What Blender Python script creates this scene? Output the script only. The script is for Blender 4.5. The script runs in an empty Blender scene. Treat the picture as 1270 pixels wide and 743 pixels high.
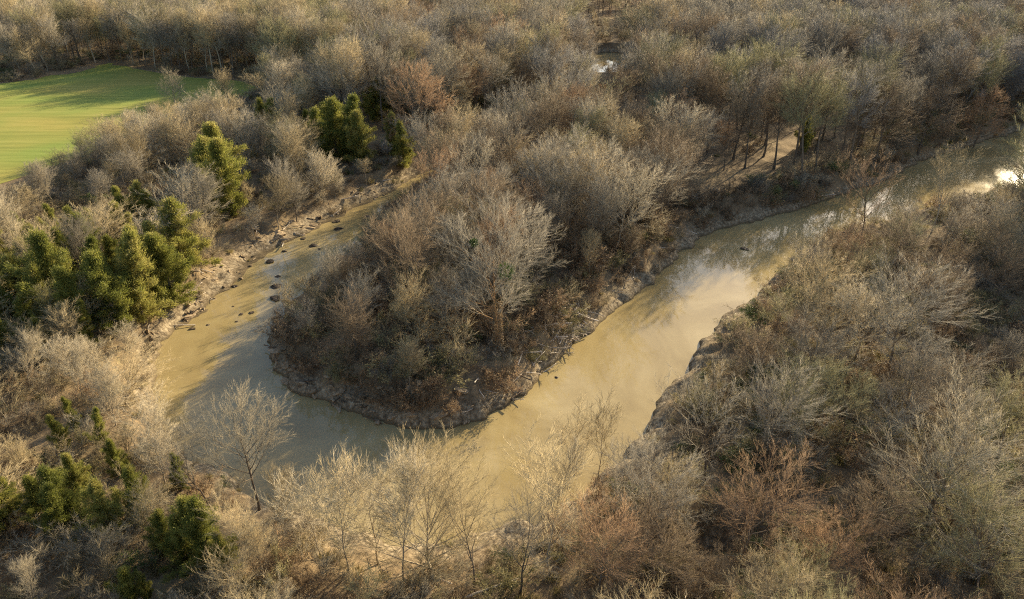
import bpy, math, random
import numpy as np
from mathutils import Vector

# ------------------------------------------------------------------ camera, sky, sun, exposure
IMG_W, IMG_H = 1270.0, 743.0
CAM_H, PITCH, FPX = 60.0, math.radians(28.0), 907.0
SUN_AZ, SUN_EL = math.radians(37.0), math.radians(20.5)      # azimuth clockwise from +Y (towards +X)
sc = bpy.context.scene
C = sc.collection
cam = bpy.data.cameras.new('camera')
cam.sensor_fit = 'HORIZONTAL'; cam.sensor_width = 36.0
cam.lens = 36.0 * FPX / IMG_W
cam.clip_start = 0.5; cam.clip_end = 6000.0
cam_o = bpy.data.objects.new('camera', cam); C.objects.link(cam_o)
cam_o.location = (0, 0, CAM_H); cam_o.rotation_euler = (math.pi/2 - PITCH, 0, 0)
sc.camera = cam_o

world = bpy.data.worlds.new('World'); sc.world = world; world.use_nodes = True
wn = world.node_tree; wn.nodes.clear()
sky = wn.nodes.new('ShaderNodeTexSky'); sky.sky_type = 'NISHITA'; sky.sun_disc = False
sky.sun_elevation = SUN_EL; sky.sun_rotation = SUN_AZ
sky.air_density = 1.0; sky.dust_density = 1.6; sky.ozone_density = 1.0
bg = wn.nodes.new('ShaderNodeBackground'); bg.inputs['Strength'].default_value = 0.1
wo = wn.nodes.new('ShaderNodeOutputWorld')
wn.links.new(sky.outputs[0], bg.inputs[0]); wn.links.new(bg.outputs[0], wo.inputs[0])

sl = bpy.data.lights.new('sun', 'SUN'); sl.energy = 5.0; sl.angle = math.radians(0.5); sl.color = (1.0, 0.83, 0.55)
sun = bpy.data.objects.new('sun', sl); C.objects.link(sun)
sdir = Vector((math.sin(SUN_AZ)*math.cos(SUN_EL), math.cos(SUN_AZ)*math.cos(SUN_EL), math.sin(SUN_EL)))
sun.rotation_euler = sdir.to_track_quat('Z', 'Y').to_euler(); sun.location = (0, 0, 150)

sc.view_settings.view_transform = 'Standard'; sc.view_settings.look = 'None'
sc.view_settings.gamma = 1.0; sc.view_settings.use_curve_mapping = False
sc.view_settings.exposure = 1.25
sc.cycles.filter_width = 1.1
sc.cycles.max_bounces = 5; sc.cycles.diffuse_bounces = 3; sc.cycles.glossy_bounces = 2
sc.cycles.transparent_max_bounces = 2; sc.cycles.transmission_bounces = 1
sc.cycles.use_denoising = False
sc.render.use_persistent_data = False

rng = np.random.default_rng(7)
R = random.Random(11)

# ------------------------------------------------------------------ pixel <-> place
CP, SP = math.cos(PITCH), math.sin(PITCH)
def ray(px, py):
    a = (px - IMG_W/2)/FPX; b = -(py - IMG_H/2)/FPX
    return np.array([a, CP + SP*b, -SP + CP*b])
def at(px, py, z=0.0):
    d = ray(px, py); t = (z - CAM_H)/d[2]
    return np.array([d[0]*t, d[1]*t, z])
def proj(p):
    x, y, z = p[..., 0], p[..., 1], p[..., 2] - CAM_H
    f = CP*y - SP*z; u = SP*y + CP*z
    return np.stack([IMG_W/2 + FPX*x/f, IMG_H/2 - FPX*u/f], -1)
def in_poly(poly, x, y):
    poly = np.asarray(poly, float); x = np.asarray(x, float); y = np.asarray(y, float)
    ins = np.zeros(x.shape, bool); n = len(poly); j = n - 1
    for i in range(n):
        xi, yi = poly[i]; xj, yj = poly[j]
        if yi != yj:
            c = ((yi > y) != (yj > y)) & (x < (xj - xi)*(y - yi)/(yj - yi) + xi)
            ins ^= c
        j = i
    return ins
def seg_dist(poly, x, y, closed=True):
    best = np.full(x.shape, 1e9); n = len(poly)
    for i in range(n if closed else n - 1):
        ax, ay = poly[i]; bx, by = poly[(i+1) % n]
        dx, dy = bx-ax, by-ay; L = dx*dx + dy*dy + 1e-12
        t = np.clip(((x-ax)*dx + (y-ay)*dy)/L, 0, 1)
        best = np.minimum(best, (x-ax-t*dx)**2 + (y-ay-t*dy)**2)
    return np.sqrt(best)
def smooth_poly(P, k=5, closed=True):
    P = np.asarray(P, float); n = len(P); out = []
    for i in range(n if closed else n-1):
        g = lambda q: P[q % n] if closed else P[min(max(q, 0), n-1)]
        p0, p1, p2, p3 = g(i-1), g(i), g(i+1), g(i+2)
        for s in range(k):
            t = s/k
            out.append(.5*((2*p1) + (-p0+p2)*t + (2*p0-5*p1+4*p2-p3)*t*t + (-p0+3*p1-3*p2+p3)*t**3))
    return np.array(out)
def vnoise(x, y, s, seed=0):
    """smooth value noise, -1..1"""
    x = np.asarray(x, float)/s; y = np.asarray(y, float)/s
    xi = np.floor(x).astype(np.int64); yi = np.floor(y).astype(np.int64)
    fx = x-xi; fy = y-yi; fx = fx*fx*(3-2*fx); fy = fy*fy*(3-2*fy)
    def h(a, b):
        v = (a*374761393 + b*668265263 + seed*974711 + 12345) & 0x7fffffff
        v = ((v ^ (v >> 13))*1274126177) & 0x7fffffff
        return ((v ^ (v >> 16)) & 0xffff)/32767.5 - 1
    return (h(xi, yi)*(1-fx) + h(xi+1, yi)*fx)*(1-fy) + (h(xi, yi+1)*(1-fx) + h(xi+1, yi+1)*fx)*fy

# ------------------------------------------------------------------ the river's outline (traced on the water plane z = 0)
OUTER = [(640,165),(590,185),(555,200),(490,236),(430,266),(380,290),(340,312),(318,326),(290,350),(262,374),(250,389),(230,404),
         (210,424),(198,438),(194,460),(190,490),(203,525),(240,570),(310,612),(380,645),(430,662),(490,672),(560,672),(620,655),
         (680,636),(735,598),(780,560),(803,520),(832,487),(862,440),(895,402),(942,362),(968,335),(995,312),(1040,297),(1090,282),
         (1150,267),(1220,250),(1330,222),(1450,190)]
INNER = [(1450,120),(1330,146),(1250,168),(1190,185),(1135,205),(1100,222),(1060,236),(1010,254),(960,268),(905,281),(868,294),(838,324),(806,354),(764,380),
         (724,414),(684,454),(642,495),(596,521),(545,529),(482,524),(420,503),(375,487),(347,462),(339,428),(346,405),(366,376),(402,340),
         (440,312),(462,285),(478,262),(510,238),(565,208),(610,190),(650,178)]
river = smooth_poly([at(*p)[:2] for p in OUTER + INNER], 4)
PONDS = [smooth_poly([at(*p)[:2] for p in q], 4) for q in (
    [(726,97),(736,74),(744,66),(768,66),(777,74),(776,97)],
    [(866,694),(890,682),(935,677),(958,684),(940,694),(905,700)])]
def river_d(x, y):
    d = seg_dist(river, x, y); d = np.where(in_poly(river, x, y), -d, d)
    for q in PONDS:
        e = seg_dist(q, x, y); e = np.where(in_poly(q, x, y), -e, e*2.5); d = np.minimum(d, e)
    return d
point_zone = smooth_poly([at(*p)[:2] for p in INNER[7:]], 2)          # the wooded point inside the bend
FIELD_PX = [(-420,120),(-120,112),(0,104),(70,92),(108,82),(140,78),(172,86),(235,96),(300,101),(318,116),(250,138),(180,162),(110,190),(20,222),(-160,275),(-420,340)]
field_poly = smooth_poly([at(*p, 4.0)[:2] for p in FIELD_PX], 3)
GROUND_Z = 4.0
LIP = [at(*p)[:2] for p in OUTER[25:33]]
CUT = [at(*p)[:2] for p in OUTER[2:16]]
beach_c = at(560, 690)[:2]
def ground_z(x, y):
    x = np.asarray(x, float); y = np.asarray(y, float)
    d = river_d(x, y)
    dn = d + .9*vnoise(x, y, 6, 1) + .7*vnoise(x, y, 2.6, 2) + .35*vnoise(x, y, 1.3, 12)
    inside = in_poly(point_zone, x, y)
    # bank width: steep cut banks outside the bend, a gentle mud beach on the near side
    bw = np.where(inside, 4.2, 4.0) + 1.2*vnoise(x, y, 14, 3)
    beach = np.exp(-(((x-beach_c[0])/26)**2 + ((y-beach_c[1])/15)**2))
    bw = bw + 7*beach + 2.5*np.exp(-(seg_dist(LIP, x, y, False)/7)**2)
    t = np.clip(dn/bw, -1, 1)
    up = np.clip(t, 0, 1); up = up**.75*(1-.25*np.sin(up*math.pi)*.6)
    z = .12 + (GROUND_Z-.12)*up + np.clip(d-12, 0, 60)/60*.8*vnoise(x, y, 23, 4) + np.clip(up, 0, 1)*.28*vnoise(x, y, 3.3, 5)
    # slumped clods on the banks
    rough = np.exp(-((d-2.5)/3.2)**2)
    z = z + rough*(.8*np.abs(vnoise(x, y, 2.3, 6)) + .5*vnoise(x, y, 1.2, 8) - .2)
    # the eroded cut bank: a slumped shelf of clods, then a ragged scarp
    lb = np.clip(1.25-seg_dist(CUT, x, y, False)/9, 0, 1)
    dc = d + 1.9*vnoise(x, y, 6.5, 21) + 1.1*vnoise(x, y, 2.6, 22) + .5*vnoise(x, y, 1.3, 23)
    sc1 = np.clip(dc/3.5, 0, 1); sc2 = np.clip((dc-4.4)/.9, 0, 1); sc2 = sc2*sc2*(3-2*sc2)
    zc = .1 + .95*sc1 + 2.7*sc2 + (1-sc2)*sc1*(.6*np.abs(vnoise(x, y, 2.2, 24)) + .4*vnoise(x, y, 1.2, 25))
    z = z*(1-lb) + zc*lb
    z = np.where(dn < 0, -.25 + .9*np.clip(dn, -2, 0), np.maximum(z, .07))
    fl = seg_dist(field_poly, x, y); fl = np.where(in_poly(field_poly, x, y), 0, fl)
    k = np.clip(fl/8, 0, 1)
    return z*k + GROUND_Z*(1-k)
def gz1(x, y): return float(ground_z(np.array([x]), np.array([y]))[0])
def on_ground(px, py):
    z = 2.0
    for _ in range(6):
        p = at(px, py, z); z = .5*z + .5*gz1(p[0], p[1])
    p[2] = gz1(p[0], p[1]); return p
def height_to(p, py_top):
    """height of an upright thing whose foot is p and whose tip shows at row py_top"""
    lo, hi = 0.0, 40.0
    for _ in range(30):
        m = .5*(lo+hi)
        if proj(np.array([p[0], p[1], p[2]+m]))[1] > py_top: lo = m
        else: hi = m
    return .5*(lo+hi)

# ------------------------------------------------------------------ materials
def nodes_of(name, rough=.8, spec=.2):
    m = bpy.data.materials.new(name); m.use_nodes = True
    nt = m.node_tree; b = nt.nodes['Principled BSDF']
    b.inputs['Roughness'].default_value = rough; b.inputs['Specular IOR Level'].default_value = spec
    return m, nt, b
def N(nt, t, **kw):
    n = nt.nodes.new(t)
    for k, v in kw.items():
        if k in n.inputs: n.inputs[k].default_value = v
        else: setattr(n, k, v)
    return n
def ramp(nt, fac, stops):
    r = nt.nodes.new('ShaderNodeValToRGB'); e = r.color_ramp.elements
    while len(e) < len(stops): e.new(.5)
    for q, (p, c) in zip(e, stops): q.position = p; q.color = (*c, 1)
    nt.links.new(fac, r.inputs[0]); return r.outputs[0]
def mixc(nt, fac, a, b, mode='MIX'):
    m = nt.nodes.new('ShaderNodeMix'); m.data_type = 'RGBA'; m.blend_type = mode
    for sock, v in ((m.inputs[0], fac), (m.inputs[6], a), (m.inputs[7], b)):
        if hasattr(v, 'links') or hasattr(v, 'is_linked'): nt.links.new(v, sock)
        else: sock.default_value = v if isinstance(v, (int, float)) else (*v, 1)
    return m.outputs[2]
def bark(name, c=None, vary=.3, rough=.75):
    """twig and bark colour; every tree a little lighter or darker than the next (c None: the object's own colour)"""
    m, nt, b = nodes_of(name, rough, .2)
    oi = N(nt, 'ShaderNodeObjectInfo'); own = N(nt, 'ShaderNodeAttribute', attribute_type='INSTANCER', attribute_name='tint')
    tc = N(nt, 'ShaderNodeTexCoord')
    ns = N(nt, 'ShaderNodeTexNoise', Scale=.45, Detail=2.0); nt.links.new(tc.outputs['Object'], ns.inputs['Vector'])
    tone = ramp(nt, oi.outputs['Random'], [(0, (1-vary,)*3), (1, (1+vary,)*3)])
    g = ramp(nt, ns.outputs[0], [(.3, (.75, .75, .77)), (.7, (1.2, 1.18, 1.13))])
    g = mixc(nt, 1.0, tone, g, 'MULTIPLY')
    nt.links.new(mixc(nt, 1.0, own.outputs['Color'] if c is None else c, g, 'MULTIPLY'), b.inputs['Base Color'])
    return m
TINT = {'tan': (.40, .318, .18), 'grey': (.285, .248, .185), 'olive': (.305, .272, .135), 'russet': (.33, .21, .115), 'silver': (.43, .365, .25), 'brown': (.235, .17, .102), 'ash': (.25, .228, .195)}
BARKC = {'pale': (.36, .30, .21), 'dark': (.15, .118, .085), 'ivy': (.30, .18, .085)}
M_TWIG = bark('twig'); M_BARK = bark('bark', None, .2, .9)

def leafy(name, stops, trans=.25):
    m, nt, b = nodes_of(name, .6, .3)
    tc = N(nt, 'ShaderNodeTexCoord'); ns = N(nt, 'ShaderNodeTexNoise', Scale=.9, Detail=3.0)
    nt.links.new(tc.outputs['Object'], ns.inputs['Vector'])
    oi = N(nt, 'ShaderNodeObjectInfo')
    add = N(nt, 'ShaderNodeMath', operation='MULTIPLY_ADD'); nt.links.new(oi.outputs['Random'], add.inputs[0]); add.inputs[1].default_value = .35; add.inputs[2].default_value = -.17
    ad = N(nt, 'ShaderNodeMath', operation='ADD'); nt.links.new(ns.outputs[0], ad.inputs[0]); nt.links.new(add.outputs[0], ad.inputs[1])
    col = ramp(nt, ad.outputs[0], stops)
    nt.links.new(col, b.inputs['Base Color'])
    tr = N(nt, 'ShaderNodeBsdfTranslucent'); nt.links.new(col, tr.inputs[0])
    mx = N(nt, 'ShaderNodeMixShader'); mx.inputs[0].default_value = trans
    nt.links.new(b.outputs[0], mx.inputs[1]); nt.links.new(tr.outputs[0], mx.inputs[2])
    nt.links.new(mx.outputs[0], nt.nodes['Material Output'].inputs[0])
    return m
M_CEDAR = leafy('cedar_needles', [(.3, (.14, .155, .034)), (.5, (.25, .25, .055)), (.72, (.38, .335, .1))], .5)
M_IVY = leafy('evergreen_leaves', [(.3, (.03, .06, .012)), (.7, (.08, .13, .02))], .25)
M_DEADLEAF = leafy('dead_leaves', [(.3, (.17, .118, .066)), (.55, (.27, .195, .11)), (.8, (.36, .28, .165))], .3)
M_SEDGE = leafy('dry_sedge', [(.3, (.2, .17, .06)), (.7, (.38, .31, .15))], .3)

# leaf litter, silt and clods
m, nt, b = nodes_of('ground_soil', .95, .1); M_GROUND = m
geo = N(nt, 'ShaderNodeNewGeometry'); sep = N(nt, 'ShaderNodeSeparateXYZ'); nt.links.new(geo.outputs['Position'], sep.inputs[0])
n1 = N(nt, 'ShaderNodeTexNoise', Scale=.11, Detail=6.0, Roughness=.65); nt.links.new(geo.outputs['Position'], n1.inputs['Vector'])
n2 = N(nt, 'ShaderNodeTexNoise', Scale=1.7, Detail=8.0, Roughness=.7); nt.links.new(geo.outputs['Position'], n2.inputs['Vector'])
litter = ramp(nt, n1.outputs[0], [(.3, (.12, .088, .055)), (.48, (.2, .145, .085)), (.62, (.27, .2, .115)), (.75, (.18, .165, .08))])
fine = ramp(nt, n2.outputs[0], [(.25, (.45, .43, .4)), (.5, (1, 1, 1)), (.75, (1.35, 1.3, 1.2))])
litter = mixc(nt, 1.0, litter, fine, 'MULTIPLY')
silt = ramp(nt, n2.outputs[0], [(.33, (.07, .053, .036)), (.48, (.2, .155, .098)), (.58, (.34, .275, .18)), (.72, (.46, .385, .27))])
zz = N(nt, 'ShaderNodeMath', operation='MULTIPLY_ADD'); nt.links.new(n1.outputs[0], zz.inputs[0]); zz.inputs[1].default_value = 3.0; nt.links.new(sep.outputs[2], zz.inputs[2])
zf = N(nt, 'ShaderNodeMapRange'); zf.inputs[1].default_value = 2.6; zf.inputs[2].default_value = 4.0; nt.links.new(zz.outputs[0], zf.inputs[0])
dry = mixc(nt, zf.outputs[0], silt, litter)
wet = N(nt, 'ShaderNodeMapRange'); wet.inputs[1].default_value = .08; wet.inputs[2].default_value = .55; nt.links.new(sep.outputs[2], wet.inputs[0])
nt.links.new(mixc(nt, wet.outputs[0], (.12, .09, .05), dry), b.inputs['Base Color'])
bp = N(nt, 'ShaderNodeBump', Strength=.7, Distance=.25); nt.links.new(n2.outputs[0], bp.inputs['Height']); nt.links.new(bp.outputs[0], b.inputs['Normal'])

m, nt, b = nodes_of('muddy_water', .06, .5); M_WATER = m
b.inputs['IOR'].default_value = 1.38
geo = N(nt, 'ShaderNodeNewGeometry')
n1 = N(nt, 'ShaderNodeTexNoise', Scale=.05, Detail=7.0, Roughness=.62, Distortion=1.6); nt.links.new(geo.outputs['Position'], n1.inputs['Vector'])
nt.links.new(ramp(nt, n1.outputs[0], [(.3, (.25, .185, .08)), (.5, (.325, .25, .115)), (.7, (.4, .32, .165))]), b.inputs['Base Color'])
w1 = N(nt, 'ShaderNodeTexNoise', Scale=.5, Detail=2.0, Roughness=.5); nt.links.new(geo.outputs['Position'], w1.inputs['Vector'])
w2 = N(nt, 'ShaderNodeTexNoise', Scale=.09, Detail=2.0); nt.links.new(geo.outputs['Position'], w2.inputs['Vector'])
wr = N(nt, 'ShaderNodeMapRange'); wr.inputs[1].default_value = .4; wr.inputs[2].default_value = .65; wr.inputs[3].default_value = .015; wr.inputs[4].default_value = .05; nt.links.new(w2.outputs[0], wr.inputs[0])
sp = N(nt, 'ShaderNodeSeparateXYZ'); nt.links.new(geo.outputs['Position'], sp.inputs[0])      # the upstream reach is a wind-ruffled riffle
rf = N(nt, 'ShaderNodeMapRange'); rf.inputs[1].default_value = 85; rf.inputs[2].default_value = 125; rf.inputs[3].default_value = 0; rf.inputs[4].default_value = .07; nt.links.new(sp.outputs[0], rf.inputs[0])
ra = N(nt, 'ShaderNodeMath', operation='ADD'); nt.links.new(wr.outputs[0], ra.inputs[0]); nt.links.new(rf.outputs[0], ra.inputs[1])
nt.links.new(ra.outputs[0], b.inputs['Roughness'])
bp = N(nt, 'ShaderNodeBump', Strength=.1, Distance=.1); nt.links.new(w1.outputs[0], bp.inputs['Height']); nt.links.new(bp.outputs[0], b.inputs['Normal'])

m, nt, b = nodes_of('field_grass', .9, .15); M_FIELD = m
geo = N(nt, 'ShaderNodeNewGeometry')
mp = N(nt, 'ShaderNodeMapping'); mp.inputs['Rotation'].default_value = (0, 0, math.radians(-62)); mp.inputs['Scale'].default_value = (.03, .42, 1); nt.links.new(geo.outputs['Position'], mp.inputs['Vector'])
n1 = N(nt, 'ShaderNodeTexNoise', Scale=1.0, Detail=5.0, Roughness=.65); nt.links.new(mp.outputs[0], n1.inputs['Vector'])
n2 = N(nt, 'ShaderNodeTexNoise', Scale=.03, Detail=4.0); nt.links.new(geo.outputs['Position'], n2.inputs['Vector'])
g1 = ramp(nt, n1.outputs[0], [(.25, (.18, .185, .04)), (.5, (.27, .262, .06)), (.75, (.35, .315, .09))])
g2 = ramp(nt, n2.outputs[0], [(.35, (.75, .95, .8)), (.65, (1.12, 1.0, 1.0))])
nt.links.new(mixc(nt, 1.0, g1, g2, 'MULTIPLY'), b.inputs['Base Color'])

m, nt, b = nodes_of('clay', .95, .1); M_CLAY = m
geo = N(nt, 'ShaderNodeTexCoord'); oi = N(nt, 'ShaderNodeObjectInfo')
n1 = N(nt, 'ShaderNodeTexNoise', Scale=2.5, Detail=6.0, Roughness=.7); nt.links.new(geo.outputs['Object'], n1.inputs['Vector'])
col = ramp(nt, n1.outputs[0], [(.3, (.16, .11, .065)), (.5, (.33, .255, .165)), (.7, (.48, .4, .29))])
tone = ramp(nt, oi.outputs['Random'], [(0, (.7, .68, .66)), (1, (1.15, 1.12, 1.08))])
nt.links.new(mixc(nt, 1.0, col, tone, 'MULTIPLY'), b.inputs['Base Color'])
bp = N(nt, 'ShaderNodeBump', Strength=.8, Distance=.15); nt.links.new(n1.outputs[0], bp.inputs['Height']); nt.links.new(bp.outputs[0], b.inputs['Normal'])
M_MUD = bark('wet_mud', (.075, .055, .035), .3, .6)
M_DRIFT = bark('driftwood', (.6, .52, .42), .25, .8)
M_DRIFTDARK = bark('wet_driftwood', (.12, .09, .065), .25, .6)

# ------------------------------------------------------------------ helpers for objects
def mesh_of(name, V, F, mats, mi=None, smooth=False):
    me = bpy.data.meshes.new(name)
    me.from_pydata([tuple(v) for v in V] if not isinstance(V, np.ndarray) else V.tolist(), [], F)
    for q in (mats if isinstance(mats, (list, tuple)) else [mats]): me.materials.append(q)
    if mi is not None: me.polygons.foreach_set('material_index', np.asarray(mi, np.int32))
    if smooth: me.polygons.foreach_set('use_smooth', np.ones(len(me.polygons), bool))
    me.update(); return me
def link(name, data, parent=None, **props):
    o = bpy.data.objects.new(name, data); C.objects.link(o)
    if parent is not None: o.parent = parent
    for k, v in props.items(): o[k] = v
    return o

class MB_:
    """collects tubes, cones and shards as triangles"""
    def __init__(s): s.V = []; s.T = []; s.M = []; s.n = 0; s.arr = []
    def tube(s, pts, rad, sides, mat=0, tip=True):
        pts = [np.asarray(p, float) for p in pts]; n = len(pts); base = len(s.V)
        d0 = pts[1]-pts[0]; d0 = d0/(np.linalg.norm(d0)+1e-9)
        ref = np.array([1., 0, 0]) if abs(d0[0]) < .8 else np.array([0, 1., 0])
        rings = n-1 if tip else n
        for i in range(rings):
            d = pts[min(i+1, n-1)] - pts[max(i-1, 0)]; d = d/(np.linalg.norm(d)+1e-9)
            u = ref - d*np.dot(ref, d); u /= (np.linalg.norm(u)+1e-9); v = np.array([d[1]*u[2]-d[2]*u[1], d[2]*u[0]-d[0]*u[2], d[0]*u[1]-d[1]*u[0]])
            for k in range(sides):
                a = 2*math.pi*k/sides
                s.V.append(pts[i] + rad[i]*(math.cos(a)*u + math.sin(a)*v))
        for i in range(rings-1):
            for k in range(sides):
                a = base+i*sides+k; b = base+i*sides+(k+1) % sides
                s.T += [(a, b, b+sides), (a, b+sides, a+sides)]; s.M += [mat, mat]
        e = base+(rings-1)*sides
        s.V.append(pts[-1]); t = len(s.V)-1
        for k in range(sides): s.T.append((e+k, e+(k+1) % sides, t)); s.M.append(mat)
    def cones(s, A, B, r, mat=0, Rm=None):
        """three-sided cones from the points A to the points B; with Rm (n,3) a bent twig by way of Rm"""
        d = B-A; d /= (np.linalg.norm(d, axis=1, keepdims=True)+1e-9)
        ref = np.where(np.abs(d[:, 2:3]) < .9, np.array([[0, 0, 1.]]), np.array([[1., 0, 0]]))
        u = np.cross(d, ref); u /= (np.linalg.norm(u, axis=1, keepdims=True)+1e-9); v = np.cross(d, u)
        r = np.broadcast_to(np.asarray(r, float).reshape(-1, 1), (len(A), 1))
        ring = lambda C, k: [C + r*k*(math.cos(a)*u+math.sin(a)*v) for a in (0, 2.094, 4.189)]
        if Rm is None:
            V = np.stack(ring(A, 1)+[B], 1); T = np.array([(0, 1, 3), (1, 2, 3), (2, 0, 3)])
        else:
            V = np.stack(ring(A, 1)+ring(Rm, .7)+[B], 1)
            T = np.array([(0, 1, 4), (0, 4, 3), (1, 2, 5), (1, 5, 4), (2, 0, 3), (2, 3, 5), (3, 4, 6), (4, 5, 6), (5, 3, 6)])
        k = V.shape[1]; s.arr.append((V.reshape(-1, 3), (T[None]+np.arange(len(A))[:, None, None]*k).reshape(-1, 3), mat))
    def shards(s, Pp, d, L, w, nrm, mat=0):
        d = d/(np.linalg.norm(d, axis=1, keepdims=True)+1e-9); u = np.cross(d, nrm); u /= (np.linalg.norm(u, axis=1, keepdims=True)+1e-9)
        L = np.broadcast_to(np.asarray(L, float).reshape(-1, 1), (len(Pp), 1)); w = np.broadcast_to(np.asarray(w, float).reshape(-1, 1), (len(Pp), 1))
        V = np.stack([Pp, Pp+d*L*.45+u*w*.5, Pp+d*L, Pp+d*L*.5-u*w*.5], 1)
        T = np.array([(0, 1, 2), (0, 2, 3)]); s.arr.append((V.reshape(-1, 3), (T[None]+np.arange(len(Pp))[:, None, None]*4).reshape(-1, 3), mat))
    def get(s):
        Vs = [np.array(s.V).reshape(-1, 3)]; Ts = [np.array(s.T, int).reshape(-1, 3)]; Ms = [np.array(s.M, int)]; n = len(s.V)
        for V, T, mat in s.arr: Vs.append(V); Ts.append(T+n); Ms.append(np.full(len(T), mat)); n += len(V)
        return np.concatenate(Vs), np.concatenate(Ts), np.concatenate(Ms)
    def top(s): return max([float(np.percentile(np.array(s.V)[:, 2], 99.8))] if s.V else [0]) if not s.arr else float(np.percentile(np.concatenate([a[0][:, 2] for a in s.arr]), 99.9))
    def mesh(s, name, mats, zs=1.0, xs=None):
        V, T, M = s.get(); V = V*np.array([xs or zs, xs or zs, zs])
        me = bpy.data.meshes.new(name); me.vertices.add(len(V)); me.vertices.foreach_set('co', V.astype(np.float32).ravel())
        me.loops.add(T.size); me.loops.foreach_set('vertex_index', T.ravel().astype(np.int32))
        me.polygons.add(len(T)); me.polygons.foreach_set('loop_start', np.arange(0, T.size, 3, dtype=np.int32))
        for q in (mats if isinstance(mats, (list, tuple)) else [mats]): me.materials.append(q)
        me.polygons.foreach_set('material_index', M.astype(np.int32)); me.update(); return me

def unit(v): return v/(np.linalg.norm(v)+1e-9)
def rot_about(d, ang, spin, rg):
    """a direction at ANG from D, turned by SPIN about it"""
    ref = np.array([0, 0, 1.]) if abs(d[2]) < .95 else np.array([1., 0, 0])
    u = unit(np.cross(d, ref)); v = np.cross(d, u)
    return unit(d*math.cos(ang) + (u*math.cos(spin)+v*math.sin(spin))*math.sin(ang))
def turn_all(D, ang, spin):
    ref = np.where(np.abs(D[:, 2:3]) < .95, np.array([[0, 0, 1.]]), np.array([[1., 0, 0]]))
    u = np.cross(D, ref); u /= (np.linalg.norm(u, axis=1, keepdims=True)+1e-9); v = np.cross(D, u)
    a = ang[:, None]; q = spin[:, None]
    return D*np.cos(a) + (u*np.cos(q)+v*np.sin(q))*np.sin(a)
def nrm_all(D): return D/(np.linalg.norm(D, axis=1, keepdims=True)+1e-9)
def path(p, d, L, n, wob, lift, rg):
    pts = [p]; d = d.copy()
    for i in range(n):
        d = unit(d + rg.normal(0, wob, 3) + np.array([0, 0, lift]))
        pts.append(pts[-1] + d*L/n)
    return pts
def along(pts, t):
    f = t*(len(pts)-1); i = min(int(f), len(pts)-2); f -= i
    return pts[i]*(1-f)+pts[i+1]*f, unit(pts[i+1]-pts[i])

# ------------------------------------------------------------------ bare trees
SHAPES = {
    # H height, t0 where limbs begin, n1 limbs, ang from the trunk, L1 limb length, wob crookedness, r trunk radius, n side branches, twigs and twiglets
    'spreading': dict(H=18, t0=.34, n1=17, ang=(.7, 1.2), L1=.42, lift=.06, wob=.10, r=.26, n=(10, 8, 7), top=1.0),
    'upright':   dict(H=18, t0=.36, n1=18, ang=(.45, .85), L1=.33, lift=.09, wob=.08, r=.21, n=(9, 7, 7), top=1.0),
    'fan':       dict(H=16, t0=.13, n1=26, ang=(.40, 1.25), L1=.66, lift=.035, wob=.05, r=.30, n=(10, 8, 6), top=.62),
    'open':      dict(H=19, t0=.34, n1=11, ang=(.6, 1.0), L1=.44, lift=.08, wob=.13, r=.26, n=(8, 7, 5), top=1.0),
    'broom':     dict(H=14, t0=.08, n1=18, ang=(.16, .52), L1=.62, lift=.04, wob=.06, r=.16, n=(9, 8, 6), top=.75),
    'layered':   dict(H=17, t0=.30, n1=20, ang=(1.1, 1.45), L1=.36, lift=.03, wob=.09, r=.24, n=(10, 8, 6), top=1.0),
    'sapling':   dict(H=13, t0=.20, n1=12, ang=(.40, .75), L1=.32, lift=.10, wob=.07, r=.10, n=(6, 6, 5), top=1.0),
    'tall':      dict(H=22, t0=.52, n1=16, ang=(.6, 1.15), L1=.28, lift=.07, wob=.10, r=.36, n=(10, 8, 7), top=1.0),
}
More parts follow.
